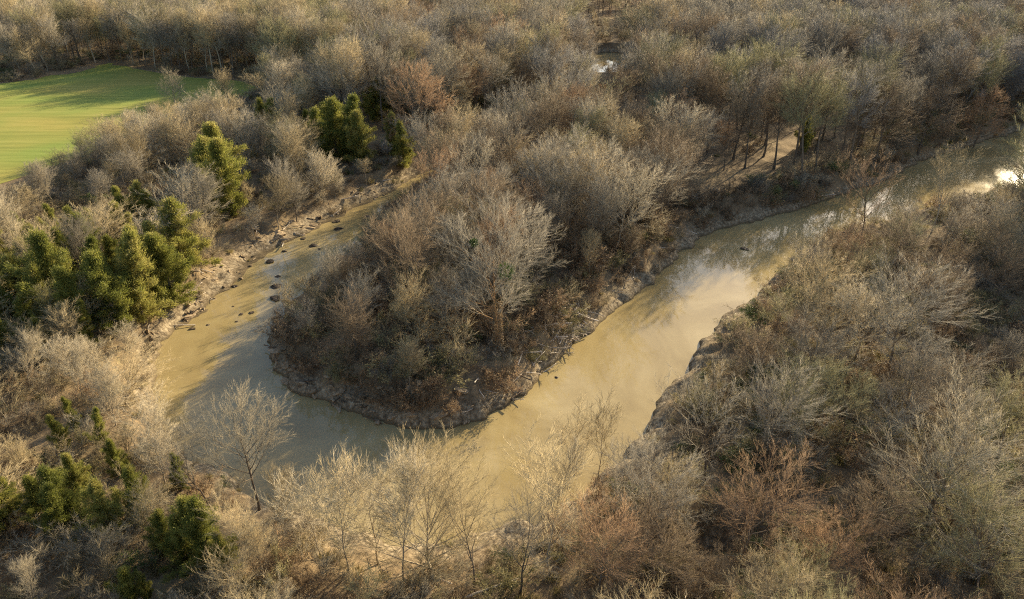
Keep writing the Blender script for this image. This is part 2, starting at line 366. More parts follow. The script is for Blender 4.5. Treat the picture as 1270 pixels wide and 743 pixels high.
def grow_tree(shape, seed):
    rg = np.random.default_rng(seed); S = SHAPES[shape]; H = S['H']
    tr, cr = MB_(), MB_()
    lean = unit(np.array([rg.normal(0, .05), rg.normal(0, .05), 1]))
    Ht = H*S['top']*(.92 if S['top'] > .9 else 1)
    tp = path(np.array([0, 0, -.35]), lean, Ht+.35, 9, .07, .06, rg)
    f = Ht/ (tp[-1][2]+1e-6); tp = [np.array([p[0], p[1], p[2]*f if p[2] > 0 else p[2]]) for p in tp]
    r0 = S['r']
    tr_r = [r0*(1.35 if i == 0 else 1)*(1-.9*(i/9)**.85) for i in range(10)]
    tr.tube(tp, tr_r, 7)
    n2, n3, n4 = S['n']; golden = 2.4
    spin = rg.uniform(0, 6); A3, D3, T3 = [], [], []
    for i in range(S['n1']):
        t = S['t0'] + (.96-S['t0'])*((i+.5+rg.uniform(-.3, .3))/S['n1'])
        p, d = along(tp, min(max(t, .05), .98)); spin += golden + rg.normal(0, .3)
        a = rg.uniform(*S['ang']); rel = (t-S['t0'])/(1-S['t0'])
        prof = (.55+.75*math.sin(math.pi*min(1, .2+.75*(1-rel))))
        if shape == 'layered': prof = 1.15-.75*rel
        if shape == 'fan': a = S['ang'][1]*(1-rel)**.8+.12; prof = .72+.3*rel
        if shape == 'broom': prof = .75+.25*rel
        L = H*S['L1']*prof*rg.uniform(.75, 1.2)
        dd = rot_about(d, a*(1-.35*rel), spin, rg)
        lp = path(p, dd, L, 6, S['wob'], S['lift'], rg)
        rr = max(.03, r0*.42*(1-.6*rel))*rg.uniform(.7, 1.1)
        tr.tube(lp, [rr*(1-.85*(k/6)) for k in range(7)], 5)
        s2 = rg.uniform(0, 6)
        m2 = max(3, int(round(n2*(.6+.4*L/(H*S['L1'])))))
        for j in range(m2):
            t2 = .22+.78*(j+.5+rg.uniform(-.4, .4))/m2; t2 = min(t2, .99)
            p2, d2 = along(lp, t2); s2 += golden+rg.normal(0, .4)
            L2 = L*(.58-.27*t2)*rg.uniform(.7, 1.3)+.6
            q2 = path(p2, rot_about(d2, rg.uniform(.38, .82), s2, rg), L2, 4, S['wob']*1.15, S['lift']*.9, rg)
            r2 = max(.018, rr*(1-.8*t2)*.6)
            cr.tube(q2, [r2*(1-.75*k/4) for k in range(5)], 3)
            m3 = max(3, int(round(n3*min(1.3, .5+.5*L2/2.2))))
            t3 = np.clip(.15+.85*(np.arange(m3)+.5+rg.uniform(-.4, .4, m3))/m3, .1, .995)
            for k in range(m3):
                p3, d3 = along(q2, t3[k]); A3.append(p3); D3.append(d3); T3.append(t3[k])
    A3 = np.array(A3); D3 = np.array(D3); n = len(A3); up = np.array([[0, 0, 1.]])
    L3 = rg.uniform(.9, 1.95, n)*(1-.25*np.array(T3))
    e = nrm_all(turn_all(D3, rg.uniform(.3, .72, n), rg.uniform(0, 6.3, n)) + up*S['lift'])
    mid = A3 + e*L3[:, None]*.5; e2 = nrm_all(e + rg.normal(0, .12, (n, 3)) + up*S['lift']); end = mid + e2*L3[:, None]*.5
    cr.cones(A3, end, .016, 0, mid)
    for w in range(n4):
        t4 = .12+.88*(w+rg.uniform(0, 1, n))/n4
        f = t4[:, None]; p4 = np.where(f < .5, A3*(1-2*f)+mid*2*f, mid*(2-2*f)+end*(2*f-1)); d4 = np.where(f < .5, e, e2)
        d5 = nrm_all(turn_all(d4, rg.uniform(.2, .62, n), rg.uniform(0, 6.3, n)) + up*S['lift']*1.2)
        cr.cones(p4, p4+d5*rg.uniform(.45, 1.1, n)[:, None], .0105)
    return tr, cr

def grow_shrub(seed, H=4.0, leaves=0, stems=11, spread=.55, w=.0115):
    rg = np.random.default_rng(seed); cr = MB_(); A, Dd = [], []
    for i in range(stems):
        a = rg.uniform(0, 6.3); rad = rg.uniform(0, .7)
        p = np.array([rad*math.cos(a), rad*math.sin(a), -.15])
        d = unit(np.array([math.cos(a)*spread*rg.uniform(.2, 1.5), math.sin(a)*spread*rg.uniform(.2, 1.5), 1]))
        L = H*rg.uniform(.55, 1.1); lp = path(p, d, L, 5, .18, .0, rg)
        cr.tube(lp, [.032*(1-.8*k/5) for k in range(6)], 3)
        for j in range(9):
            p2, d2 = along(lp, rg.uniform(.15, .99))
            q = path(p2, rot_about(d2, rg.uniform(.4, 1.0), rg.uniform(0, 6.3), rg), L*.34*rg.uniform(.6, 1.2), 3, .2, .05, rg)
            cr.tube(q, [.016, .013, .009, .005], 3)
            for k in range(11):
                p3, d3 = along(q, rg.uniform(.1, .99)); A.append(p3); Dd.append(d3)
    A = np.array(A); Dd = np.array(Dd); n = len(A); d4 = nrm_all(turn_all(Dd, rg.uniform(.3, 1.1, n), rg.uniform(0, 6.3, n)))
    cr.cones(A, A+d4*rg.uniform(.3, .8, n)[:, None], w)
    for _ in range(leaves):
        k = rg.random(n) < .8; m = int(k.sum())
        cr.shards(A[k]+d4[k]*rg.uniform(0, .6, m)[:, None]+rg.normal(0, .06, (m, 3)), rg.normal(0, 1, (m, 3)), rg.uniform(.12, .24, m), .1, rg.normal(0, 1, (m, 3)), 1)
    return cr

def grow_tussock(seed):
    rg = np.random.default_rng(seed); cr = MB_(); n = 200
    a = rg.uniform(0, 6.3, n); rad = rg.uniform(0, .8, n)
    p = np.stack([rad*np.cos(a), rad*np.sin(a), np.full(n, -.06)], 1); k = rg.uniform(0, .9, n); d = np.stack([np.cos(a)*k, np.sin(a)*k, np.ones(n)], 1)
    cr.shards(p, d, rg.uniform(.5, 1.25, n), .06, rg.normal(0, 1, (n, 3))); return cr

def grow_cedar(seed, H=10.0, Rm=2.6):
    rg = np.random.default_rng(seed); tr, cr = MB_(), MB_()
    tp = path(np.array([0, 0, -.3]), np.array([0, 0, 1.]), H*.95+.3, 7, .05, .05, rg)
    tr.tube(tp, [.17*(1-.9*k/7) for k in range(8)], 6)
    n1 = 80; spin = rg.uniform(0, 6)
    lob = rg.uniform(.35, 1.5, (7, 8))                       # ragged outline: long and short boughs in patches
    QP, QD, QL, QN = [], [], [], []
    for i in range(n1):
        t = .04+.95*(i+rg.uniform(0, 1))/n1; p, _ = along(tp, min(t, .99)); spin += 2.4+rg.normal(0, .4)
        prof = min(1, (t/.2))**.5*(1-t)**.85*1.2+.05
        L = Rm*prof*rg.uniform(.6, 1.25)*lob[min(6, int(t*7)), int((spin*1.273) % 8)]
        d = unit(np.array([math.cos(spin), math.sin(spin), .1+.9*t+rg.normal(0, .15)]))
        q = path(p, d, L, 3, .14, .14, rg)
        tr.tube(q, [.035*(1-.2*t), .025, .015, .006], 3)
        nb = int(22+30*L)
        for k in range(nb):
            sfr = 1-rg.random()**1.35*.85
            p2, d2 = along(q, min(sfr, .99)); QP.append(p2); QD.append(d2); QL.append(prof)
    QP = np.array(QP); QD = np.array(QD); n = len(QP)
    QP = QP + rg.normal(0, .15, (n, 3)); dd = QD*.9+np.array([[0, 0, .55]])+rg.normal(0, .5, (n, 3))
    for q in range(5):
        cr.shards(QP+rg.normal(0, .15, (n, 3)), dd+rg.normal(0, .35, (n, 3)), rg.uniform(.18, .42, n), rg.uniform(.03, .08, n), rg.normal(0, 1, (n, 3)))
    return tr, cr

BARKS = {'ash': 'dark', 'tan': 'pale', 'grey': 'dark', 'olive': 'dark', 'russet': 'dark', 'silver': 'pale', 'brown': 'dark'}
TREE = {}        # (shape, variant) -> (trunk builder, crown builder)
for si, (shape, nv) in enumerate((('spreading', 3), ('upright', 3), ('fan', 2), ('open', 2), ('broom', 3), ('layered', 2), ('sapling', 2), ('tall', 3))):
    for v in range(nv): TREE[shape, v] = grow_tree(shape, 100*si+v+1)
NVAR = {}; TMESH = {}; CW = {}
for (s_, v), (tr, cr) in TREE.items():
    NVAR[s_] = max(NVAR.get(s_, 0), v+1)
    k = SHAPES[s_]['H']/cr.top()                              # so that H is the true height of the twig tips
    xs = max(k, .95 if s_ in ('fan', 'sapling') else .84)
    TMESH[s_, v] = (tr.mesh('trunk', M_BARK, k, xs), cr.mesh('crown', M_TWIG, k, xs))

    CW[s_] = float(np.percentile(np.abs(np.concatenate([a[0][:, 0] for a in cr.arr])), 93))*xs/SHAPES[s_]['H']
print('unique tree triangles', sum(len(b.polygons)+len(a.polygons) for a, b in TMESH.values()))

# ------------------------------------------------------------------ GROUND, WATER, FIELD
def axis(lo, hi, fine_lo, fine_hi, step, mid=0):
    a = list(np.arange(fine_lo, fine_hi, step)); s = step
    x = a[-1]
    while x < hi: s = min(s*1.14, 2.6 if x < mid else 60); x += s; a.append(x)
    s = step; x = fine_lo; pre = []
    while x > lo: s = min(s*1.14, 60); x -= s; pre.append(x)
    return np.array(pre[::-1]+a)
gx = axis(-2500, 2500, -95, 150, .8, 260); gy = axis(-300, 4000, 42, 235, .8, 425)
GX, GY = np.meshgrid(gx, gy, indexing='ij')
GZ = ground_z(GX.ravel(), GY.ravel()).reshape(GX.shape)
nx, ny = GX.shape
idx = np.arange(nx*ny).reshape(nx, ny)
quads = np.stack([idx[:-1, :-1], idx[1:, :-1], idx[1:, 1:], idx[:-1, 1:]], -1).reshape(-1, 4)
def fast_mesh(name, V, Q, mat, smooth=True):
    me = bpy.data.meshes.new(name); me.vertices.add(len(V)); me.vertices.foreach_set('co', np.asarray(V, np.float32).ravel())
    me.loops.add(Q.size); me.loops.foreach_set('vertex_index', Q.ravel().astype(np.int32))
    me.polygons.add(len(Q)); me.polygons.foreach_set('loop_start', np.arange(0, Q.size, 4, dtype=np.int32))
    me.polygons.foreach_set('use_smooth', np.full(len(Q), smooth)); me.materials.append(mat); me.update(); me.validate(); return me
link('ground', fast_mesh('ground', np.stack([GX, GY, GZ], -1).reshape(-1, 3), quads, M_GROUND), kind='structure', label='brown leaf littered bottomland ground with eroded clay river banks')
lo = river.min(0)-12; hi = river.max(0)+12
pond_hi = max(q.max(0)[1] for q in PONDS)+10
link('river', mesh_of('river', [(lo[0], 30, 0), (hi[0]+60, 30, 0), (hi[0]+60, pond_hi, 0), (lo[0], pond_hi, 0)], [(0, 1, 2, 3)], M_WATER), kind='structure', label='muddy tan river looping round the wooded point')
fv = [(x, y, GROUND_Z+.03) for x, y in field_poly]
link('field', mesh_of('field', fv, [tuple(range(len(fv)))], M_FIELD), kind='structure', label='bright green grass field beyond the cedar wood')


# ------------------------------------------------------------------ where trees may not hide what the photograph shows
SEE_WATER = [(545,198),(430,250),(320,308),(250,366),(190,410),(186,490),(215,522),(290,545),(350,580),(400,640),(430,668),(560,680),(650,655),(730,600),
             (795,535),(835,485),(885,408),(945,362),(985,290),(1000,255),(900,280),(830,330),(760,385),(690,450),(640,500),(590,525),(480,522),(380,490),(340,430),
             (350,390),(400,330),(445,275)]
SEE_BANK = [(188,440),(175,400),(215,345),(262,322),(300,282),(380,255),(450,225),(500,212),(540,205),(460,262),(300,345)]
SEE_FIELD = [(-60,118),(0,106),(70,93),(130,84),(170,90),(262,102),(215,118),(140,132),(95,150),(50,182),(0,198),(-60,215)]
SEE_POND = [(737,62),(768,62),(768,96),(737,96)]
SEE_REACH = [(1000,262),(1060,234),(1110,212),(1180,182),(1270,155),(1270,215),(1190,232),(1100,248),(1040,262)]
SEE_CEDAR = [(0,262),(90,250),(150,225),(190,235),(250,262),(250,330),(190,400),(120,425),(0,425)]
SEE_CLUMP = [(378,122),(500,98),(505,145),(450,195),(385,192)]
SEE_DARK = [(252,165),(300,172),(300,255),(258,255)]
SEE_NEARC = [(0,592),(130,588),(130,655),(0,655)]
SEE_NEARD = [(198,628),(285,632),(285,700),(205,700)]
SEE_FLOOR = [(850,188),(1015,178),(1020,232),(860,252)]
SEE_POOL = [(870,676),(960,672),(960,700),(870,702)]
_w, _h = 340, 200                                             # a coarse map of those areas, 4 photo pixels a cell, 40 pixels of margin
_mx, _my = np.meshgrid(np.arange(_w)*4.-40, np.arange(_h)*4.-40)
SEE = np.zeros((_h, _w))
for poly, k in ((SEE_WATER, 1), (SEE_BANK, .6), (SEE_FIELD, 2.5), (SEE_POND, 3), (SEE_REACH, .8), (SEE_POOL, .5), (SEE_CEDAR, .12), (SEE_CLUMP, .5), (SEE_DARK, .5), (SEE_NEARC, .4), (SEE_NEARD, .4), (SEE_FLOOR, .8)): SEE += k*in_poly(poly, _mx, _my)
def hides(base, h, w, shape='upright'):
    """how much of the open water, bank or field a tree would cover"""
    lowc = .2 if shape in ('fan', 'broom', 'shrub', 'cedar') else (.5 if shape == 'tall' else .35)
    F_ = np.repeat([lowc, .55, .75, .95], 5); S5 = np.tile([-1, -.5, 0, .5, 1], 4)*np.where(F_ < .8, .9, .55)
    q = proj(np.stack([base[0]+S5*w, np.full(20, base[1]), base[2]+h*F_], -1))
    a = ((q[:, 0]+40)/4).astype(int); c = ((q[:, 1]+40)/4).astype(int)
    ok = (a >= 0) & (a < _w) & (c >= 0) & (c < _h)
    return SEE[c[ok], a[ok]].sum()/20

# ------------------------------------------------------------------ single trees that the photograph lets one pick out
def plant_tree(p, h, shape, v, tint, name, label, group=None, rz=None, wide=1.0, trunk_mat=None):
    r = link(name, None, None, label=label, category='tree')
    if group: r['group'] = group
    s = h/SHAPES[shape]['H']; r.location = (p[0], p[1], p[2]); r.scale = (s*wide, s*wide, s)
    r.rotation_euler = (0, 0, R.uniform(0, 6.28) if rz is None else rz); r.empty_display_size = .5
    tm, cm = TMESH[shape, v]
    t = link('trunk', tm, r); c = link('crown', cm, r)
    t['tint'] = BARKC[trunk_mat or BARKS[tint]]; c['tint'] = TINT[tint]
    return r
placed = []      # (x, y, height, radius)
HERO = [  # foot px, foot py, top py, shape, variant, tint, wide, label
    (618,440,262,'spreading',0,'grey',.95,'tall silvery tree with russet ivy-wrapped trunk and green mistletoe balls on the wooded point'),
    (322,632,498,'spreading',1,'silver',.95,'pale round crowned tree with dark straight trunk where the near bank begins to curve'),
    (262,632,520,'open',0,'grey',.75,'slim tree with crooked black trunk beside the pale round crowned tree'),
    (532,716,540,'fan',0,'tan',.8,'open vase shaped tree with bare forked limbs in front of the pale beach'),
    (470,700,560,'sapling',0,'silver',1.15,'slender pale tipped tree between the beach and the vase shaped tree'),
    (645,738,600,'open',1,'grey',.85,'dark twisted limbed tree with thin twigs at the end of the beach'),
    (735,745,615,'spreading',2,'russet',.9,'russet brown twiggy tree with dark forked trunk past the end of the beach'),
    (712,600,490,'sapling',1,'tan',.9,'thin see-through sapling rising over the tan water from the beach'),
    (742,592,484,'sapling',0,'tan',.8,'thin leaning sapling by the pale mud lip of the bank'),
    (690,640,545,'sapling',1,'grey',.9,'wispy grey sapling at the edge of the beach mud'),
    (352,668,575,'upright',0,'tan',.8,'slim tan tree rising beside the beach from the brush below the bend'),
    (398,690,582,'sapling',1,'silver',1.1,'pale leaning sapling at the bright end of the beach'),
    (432,712,572,'sapling',0,'tan',1.0,'straight tan sapling next to the slender pale tipped tree'),
    (500,722,560,'upright',1,'silver',.75,'pale narrow tree crowding the vase shaped tree'),
    (590,735,598,'open',0,'tan',.75,'tan crooked tree between the vase shaped tree and the dark twisted tree'),
    (682,715,560,'sapling',1,'tan',1.1,'tall thin tan sapling leaning over the beach mud'),
    (768,640,545,'sapling',0,'grey',1.0,'grey sapling back of the pale mud lip'),
    (205,600,500,'broom',2,'silver',.9,'pale brushy tree crowding the shallows of the bend'),
    (1150,648,468,'fan',1,'silver',.9,'huge pale fan crowned tree standing alone above dark brush'),
    (1108,470,322,'spreading',2,'grey',1.15,'broad ash grey tree on the bank wood across from the wooded point'),
    (918,700,572,'spreading',0,'russet',1.1,'rusty orange brown tree beside the small dull pool'),
    (1252,292,128,'spreading',1,'olive',.85,'olive crowned tree with stout black trunk in front of the sun glare on the river'),
    (1155,290,176,'open',0,'tan',.8,'airy tan tree with slender trunk in front of the glaring river reach'),
    (1068,300,190,'open',1,'russet',1.0,'low forked brownish tree leaning over the glaring river reach'),
    (217,128,82,'fan',0,'silver',.85,'rounded pale tree standing alone in the edge of the green field'),
    (282,132,82,'broom',1,'tan',1.1,'brushy tan tree beside the lone tree at the field'),
    (226,290,200,'fan',1,'silver',.95,'rounded silvery tree between dark cedars above the eroded bank'),
    (505,420,330,'broom',0,'tan',1.0,'straw tan brushy tree on the shaded tip of the wooded point'),
    (415,370,300,'broom',2,'grey',1.0,'grey thicket tree on the water edge of the wooded point'),
    (1085,205,100,'layered',0,'brown',1.0,'brown layered tree leaning over the far bank of the glaring reach'),
    (1140,185,105,'layered',1,'brown',1.05,'flat topped layered brown tree beside the shadowed gap in the far wood'),
    (1205,190,105,'layered',0,'russet',1.0,'reddish layered tree past the shadowed gap in the far wood'),
]
hero_objs = []
for (bx, by, ty, shape, v, tint, wide, label) in HERO:
    p = on_ground(bx, by); h = height_to(p, ty)
    o = plant_tree(p, h, shape, v, tint, 'bare_tree', label, 'bare trees along the river bend', wide=wide, trunk_mat='ivy' if 'ivy' in label else ('dark' if ('black' in label or 'dark' in label) else None))
    placed.append((p[0], p[1], h, 6.5 if 'huge' in label else 4.0)); hero_objs.append((o, p, h))
print('hero heights', [round(h, 1) for _, _, h in hero_objs])

LAND = [('the ivy-trunked tree', 618, 440), ('the pale round tree at the bend', 322, 632), ('the crooked black-trunked tree', 262, 632), ('the vase shaped tree', 532, 716),
        ('the dark twisted tree behind the beach', 645, 738), ('the russet tree past the beach', 735, 745), ('the thin bank saplings', 725, 610), ('the huge fan crowned tree', 1150, 652),
        ('the broad ash grey tree', 1108, 470), ('the rusty tree at the pool', 918, 700), ('the black-trunked tree before the glare', 1252, 292), ('the airy tree before the glare', 1155, 290),
        ('the lone tree in the field', 217, 128), ('the silvery tree between cedars', 226, 290), ('the straw tan tree on the point', 505, 420), ('the thicket tree at the point edge', 415, 370),
        ('the layered trees by the shadowed gap', 1150, 190), ('the driftwood jam', 715, 415), ('the tip of the wooded point', 520, 500), ('the brink of the eroded bank', 300, 322),
        ('the head of the eroded channel', 480, 232), ('the thick cedar stand', 70, 360), ('the upstream cedar clump', 420, 190), ('the far glinting pond', 750, 80), ('the far edge of the field', 80, 84),
        ('the near corner of the field', 120, 205), ('the sunlit floor of the far bank', 930, 220), ('the cedars below the bend', 90, 650), ('the waist of the wooded point', 640, 300),
        ('the deep wood behind the point', 690, 190), ('the mouth of the glaring reach', 1020, 245), ('the shaded bank above the jam', 830, 290), ('the pale mud lip', 925, 400),
        ('the brush bank opposite the jam', 870, 510), ('the dark brush behind the fan tree', 1245, 560), ('the wood back from the mud lip', 1030, 430), ('the pale brush under the cedar stand', 60, 470),
        ('the pale brush along the shallows', 165, 530), ('the wood behind the glaring reach', 1150, 150), ('the brush at the far pool corner', 1000, 620), ('the strip of wood below the field', 220, 210), ('the wood between field and pond', 560, 110)]
LXY = np.array([on_ground(px, py)[:2] for _, px, py in LAND])
def land_of(x, y): return LAND[int(np.argmin(((LXY-np.array([x, y]))**2).sum(1)))][0]

# cedars -----------------------------------------------------------
CED_V = [grow_cedar(900+i, 10.0, [2.6, 3.1, 2.2, 2.9][i]) for i in range(4)]
CED_M = [(t.mesh('trunk', M_BARK), c.mesh('crown', M_CEDAR)) for t, c in CED_V]
CEDARS = [  # foot px, foot py, top py, wide
    (20,412,352,1.2),(62,405,335,1.15),(105,412,345,1.1),(8,372,318,1.2),(40,362,300,1.1),(82,368,302,1.2),(125,372,308,1.15),(150,408,330,1.25),
    (118,340,280,1.0),(145,345,288,1.1),(178,395,312,1.15),(190,372,300,1.0),(205,345,270,1.3),(228,335,262,1.35),(165,318,262,1.2),(100,318,268,1.0),
    (28,308,262,1.0),(60,312,268,1.1),(178,278,232,1.2),(160,282,236,1.1),(12,440,385,1.1),(60,445,392,1.0),(110,432,372,1.0),
    (272,255,172,1.35),(288,268,190,1.1),(262,232,170,1.0),(338,178,122,1.2),(330,172,130,.9),(395,195,130,1.35),(418,198,122,1.45),(436,200,128,1.3),
    (462,140,102,1.3),(480,142,100,1.2),(490,190,140,1.1),(545,125,88,1.1),(575,122,92,1.0),(505,130,100,.9),
    (55,648,590,1.15),(95,655,592,1.2),(20,648,598,1.2),(178,648,588,.95),(232,700,638,.9),(262,705,640,1.2),(208,690,640,1.0),(165,748,700,1.2),(150,590,545,.9),
    (95,530,492,.9),(185,745,715,.8),(105,620,560,.9),(225,608,560,.7),(10,330,280,1.0),(45,420,372,1.0),
    (72,395,310,1.2),(30,385,312,1.2),(135,395,318,1.2),(92,345,282,1.1),(50,335,285,1.1),(0,395,330,1.3),(0,345,285,1.2),(215,372,300,1.2),(168,362,292,1.1),(120,305,255,1.1),(75,300,258,1.0),
    (408,180,122,1.3),(450,205,142,1.1),(385,185,138,1.1),(425,178,130,1.2),(465,152,105,1.2),(282,240,165,1.3),(500,208,160,1.0),(560,138,98,1.1),(152,312,262,1.1),(192,282,238,1.1),(140,668,610,1.0),(75,672,612,1.1),(250,685,620,1.1),(285,712,655,1.0),(0,660,600,1.2),(130,560,515,.8),(80,560,520,.8),
    (995,190,150,1.0),(705,118,92,.9),(1000,182,140,1.1),
]
def plant_cedar(i, p, h, wide, label, group):
    r = link('cedar_tree', None, None, label=label, category='cedar', group=group)
    s = h/10.0; r.location = (p[0], p[1], p[2]); r.scale = (s*wide, s*wide, s); r.rotation_euler = (0, 0, R.uniform(0, 6.28)); r.empty_display_size = .5
    link('trunk', CED_M[i % 4][0], r)['tint'] = BARKC['dark']; link('crown', CED_M[i % 4][1], r)
    return r
ced_pts = []
for i, (bx, by, ty, wide) in enumerate(CEDARS):
    p = on_ground(bx, by); h = min(height_to(p, ty)*R.uniform(.95, 1.3), 17)
    ced_pts.append((p[0], p[1])); placed.append((p[0], p[1], h, 1.8))
    ld = land_of(p[0], p[1]); size = 'tall' if h > 11 else ('small' if h < 6.5 else 'bushy')
    ld = ld.replace('the cedars below', 'the scattered growth below')
    col = 'dark green' if (bx > 250 and bx < 600) or by > 520 else 'sunlit yellow green'
    lab = f'{size} {col} cedar ' + ('in ' if 'cedar' in ld and 'silvery' not in ld else 'by ') + ld
    plant_cedar(i, p, h, wide, lab, lab.replace(' cedar ', ' cedars '))

# ------------------------------------------------------------------ the rest of the wood: spread with even gaps
def scatter(x0, x1, y0, y1, gap, tries):
    cell = gap/math.sqrt(2); grid = {}; out = []
    rr = np.random.default_rng(int(gap*100)+3)
    X = rr.uniform(x0, x1, tries); Y = rr.uniform(y0, y1, tries)
    for x, y in zip(X, Y):
        ci, cj = int(x//cell), int(y//cell); ok = True
        for a in range(ci-2, ci+3):
            for c in range(cj-2, cj+3):
                q = grid.get((a, c))
                if q and (q[0]-x)**2+(q[1]-y)**2 < gap*gap: ok = False; break
            if not ok: break
        if ok: grid[ci, cj] = (x, y); out.append((x, y))
    return np.array(out)
near = scatter(-190, 260, 18, 330, 4.4, 30000)
far = scatter(-800, 800, 300, 950, 7.0, 60000)
far = far[(np.abs(far[:, 0]) < far[:, 1]*.85+40) & (far[:, 1] >= 330)]
near = near[np.abs(near[:, 0]) < near[:, 1]*.82+40]
cand = np.concatenate([near, far])
D = river_d(cand[:, 0], cand[:, 1]); INF = in_poly(field_poly, cand[:, 0], cand[:, 1]) | (seg_dist(field_poly, cand[:, 0], cand[:, 1]) < 2)
Z = ground_z(cand[:, 0], cand[:, 1])
PXY = proj(np.stack([cand[:, 0], cand[:, 1], Z], -1))
PT = in_poly(point_zone, cand[:, 0], cand[:, 1])
ph = np.array([q[:2] for q in placed]); pr = np.array([q[3] for q in placed])
WIDTH = CW
bare = []; brush_spots = []
def pick(w): return R.choices(list(w.keys()), list(w.values()))[0]
for i in range(len(cand)):
    x, y = cand[i]; d = D[i]; px, py = PXY[i]
    if INF[i] or d < (1.8 if (px < 330 and py > 400) else 2.8): continue
    if (((ph[:, 0]-x)**2+(ph[:, 1]-y)**2) < pr**2).any(): continue
    isle = PT[i] and y < 230
    if isle:
        shape = pick({'spreading': 4, 'upright': 2, 'tall': 1.5, 'open': 1, 'broom': 1}); tint = pick({'grey': 4, 'tan': 1.5, 'brown': 3, 'russet': 1.2, 'silver': .6, 'olive': 1.2})
        h = R.uniform(13, 19) if py < 390 else R.uniform(7, 13)
        if d < 5: h *= .65
        gap = .85 if py < 340 else .5
    elif px < 440 and py > 405:            # pale brushy near wood by the cedars
        shape = pick({'broom': 5, 'fan': 2, 'upright': 2.5, 'sapling': 1}); tint = pick({'silver': 4, 'tan': 5, 'olive': .8, 'grey': .8, 'russet': .5}); h = R.uniform(6, 10.5); gap = .9
    elif px < 330 and py > 215:            # the cedar stand, pale trees between
        shape = pick({'broom': 3, 'upright': 3, 'fan': 1}); tint = pick({'silver': 4, 'tan': 4, 'grey': 1.5}); h = R.uniform(9, 15); gap = .42
        if px < 250 and 255 < py < 420: gap = .42
    elif px < 420 and py > 110:            # pale strip between field and river
        shape = pick({'upright': 4, 'broom': 3, 'fan': 1}); tint = pick({'silver': 3, 'tan': 4, 'grey': 2, 'olive': 1}); h = R.uniform(12, 18); gap = .8
    elif py > 600 and px < 760:            # near bank below the beach
        shape = pick({'broom': 3, 'sapling': 2, 'spreading': 1}); tint = pick({'tan': 4, 'olive': 2, 'russet': 2, 'brown': 1}); h = R.uniform(4, 8); gap = .6
    elif px >= 440 and py > 300:           # wood on the bank across from the point
        shape = pick({'spreading': 5, 'fan': 1.2, 'broom': 1, 'open': 2}); tint = pick({'tan': 2.5, 'grey': 2.5, 'brown': 3, 'olive': 2.5, 'russet': 2.0, 'silver': .4}); h = R.uniform(7, 15); gap = .55
        if d < 9: h *= .5
    elif px < 440:                         # behind the field
        shape = pick({'upright': 2.5, 'spreading': 1.5, 'tall': 4}); tint = pick({'grey': 3, 'tan': 3, 'olive': 2.5, 'silver': 1}); h = R.uniform(18, 26); gap = .9
    else:
        shape = pick({'upright': 1.5, 'spreading': 3, 'tall': 5, 'open': .8, 'layered': .6}); tint = pick({'grey': 5, 'tan': 2.2, 'brown': 2.5, 'olive': 1.6, 'russet': .6, 'silver': .8, 'ash': 1.5}); h = R.uniform(16, 27); gap = .75
        if px > 880 and py < 175: tint = pick({'ash': 5, 'grey': 3, 'brown': 2, 'olive': 1.2, 'tan': .5})  # cooler ashen tints paint the shaded side of the wood into the twigs
        if 660 < px < 1180 and 112 < py <= 260: gap = .42; shape = 'tall'
        if 840 < px < 1030 and 160 < py < 260: gap = .36; shape = 'tall'; h = R.uniform(20, 27); tint = pick({'grey': 3, 'brown': 3, 'olive': 2})
    if 135 < px < 335 and 98 < py < 172 and not isle: h = R.uniform(4, 7)
    if 715 < px < 792 and 22 < py < 98: h = R.uniform(4, 6) if py > 66 else R.uniform(6, 9)      # trees kept low, an added opening so the far pond mirrors bright sky
    if R.random() > gap: brush_spots.append((x, y)); continue
    base = np.array([x, y, Z[i]]); ok = False
    for k in (1, .75, .55, .38):
        hd = hides(base, h*k, h*k*WIDTH[shape], shape)
        if hd < .15: ok = True; h *= k; break
    if not ok or h < 3: brush_spots.append((x, y)); continue
    bare.append([x, y, Z[i], h, shape, R.randrange(NVAR[shape]), tint, d, px, py, isle])
# the ones that show largest become trees of their own, the rest the woodland
def shown(t):
    x, y, z, h = t[:4]; q = proj(np.array([[x, y, z+h*.6]]))[0]
    if not (-30 < q[0] < 1300 and -20 < q[1] < 790): return 0
    return h/math.hypot(x, y, CAM_H)
bare.sort(key=shown, reverse=True)
N_OWN = 272
LOOK = {'ash': 'ashen grey', 'tan': 'straw tan', 'grey': 'grey brown', 'olive': 'olive tinged', 'russet': 'rusty brown', 'silver': 'pale silvery', 'brown': 'dark brown'}
SHP = {'spreading': 'round crowned', 'upright': 'narrow upright', 'fan': 'fan crowned', 'open': 'open limbed', 'broom': 'brushy many-stemmed', 'layered': 'layered', 'tall': 'tall trunked', 'sapling': 'slender'}
for t in bare[:N_OWN]:
    x, y, z, h, shape, v, tint = t[:7]
    ld = land_of(x, y); size = 'tall ' if h > 15.5 else ('low ' if h < 7 else '')
    if shape == 'tall': size = ''
    plant_tree((x, y, z-.1), h, shape, v, tint, 'bare_tree', f'{size}{LOOK[tint]} {SHP[shape]} bare tree by {ld}', f'{size}{LOOK[tint]} {SHP[shape]} trees by {ld}')
rest = bare[N_OWN:]
print('bare', len(bare), 'rest', len(rest))

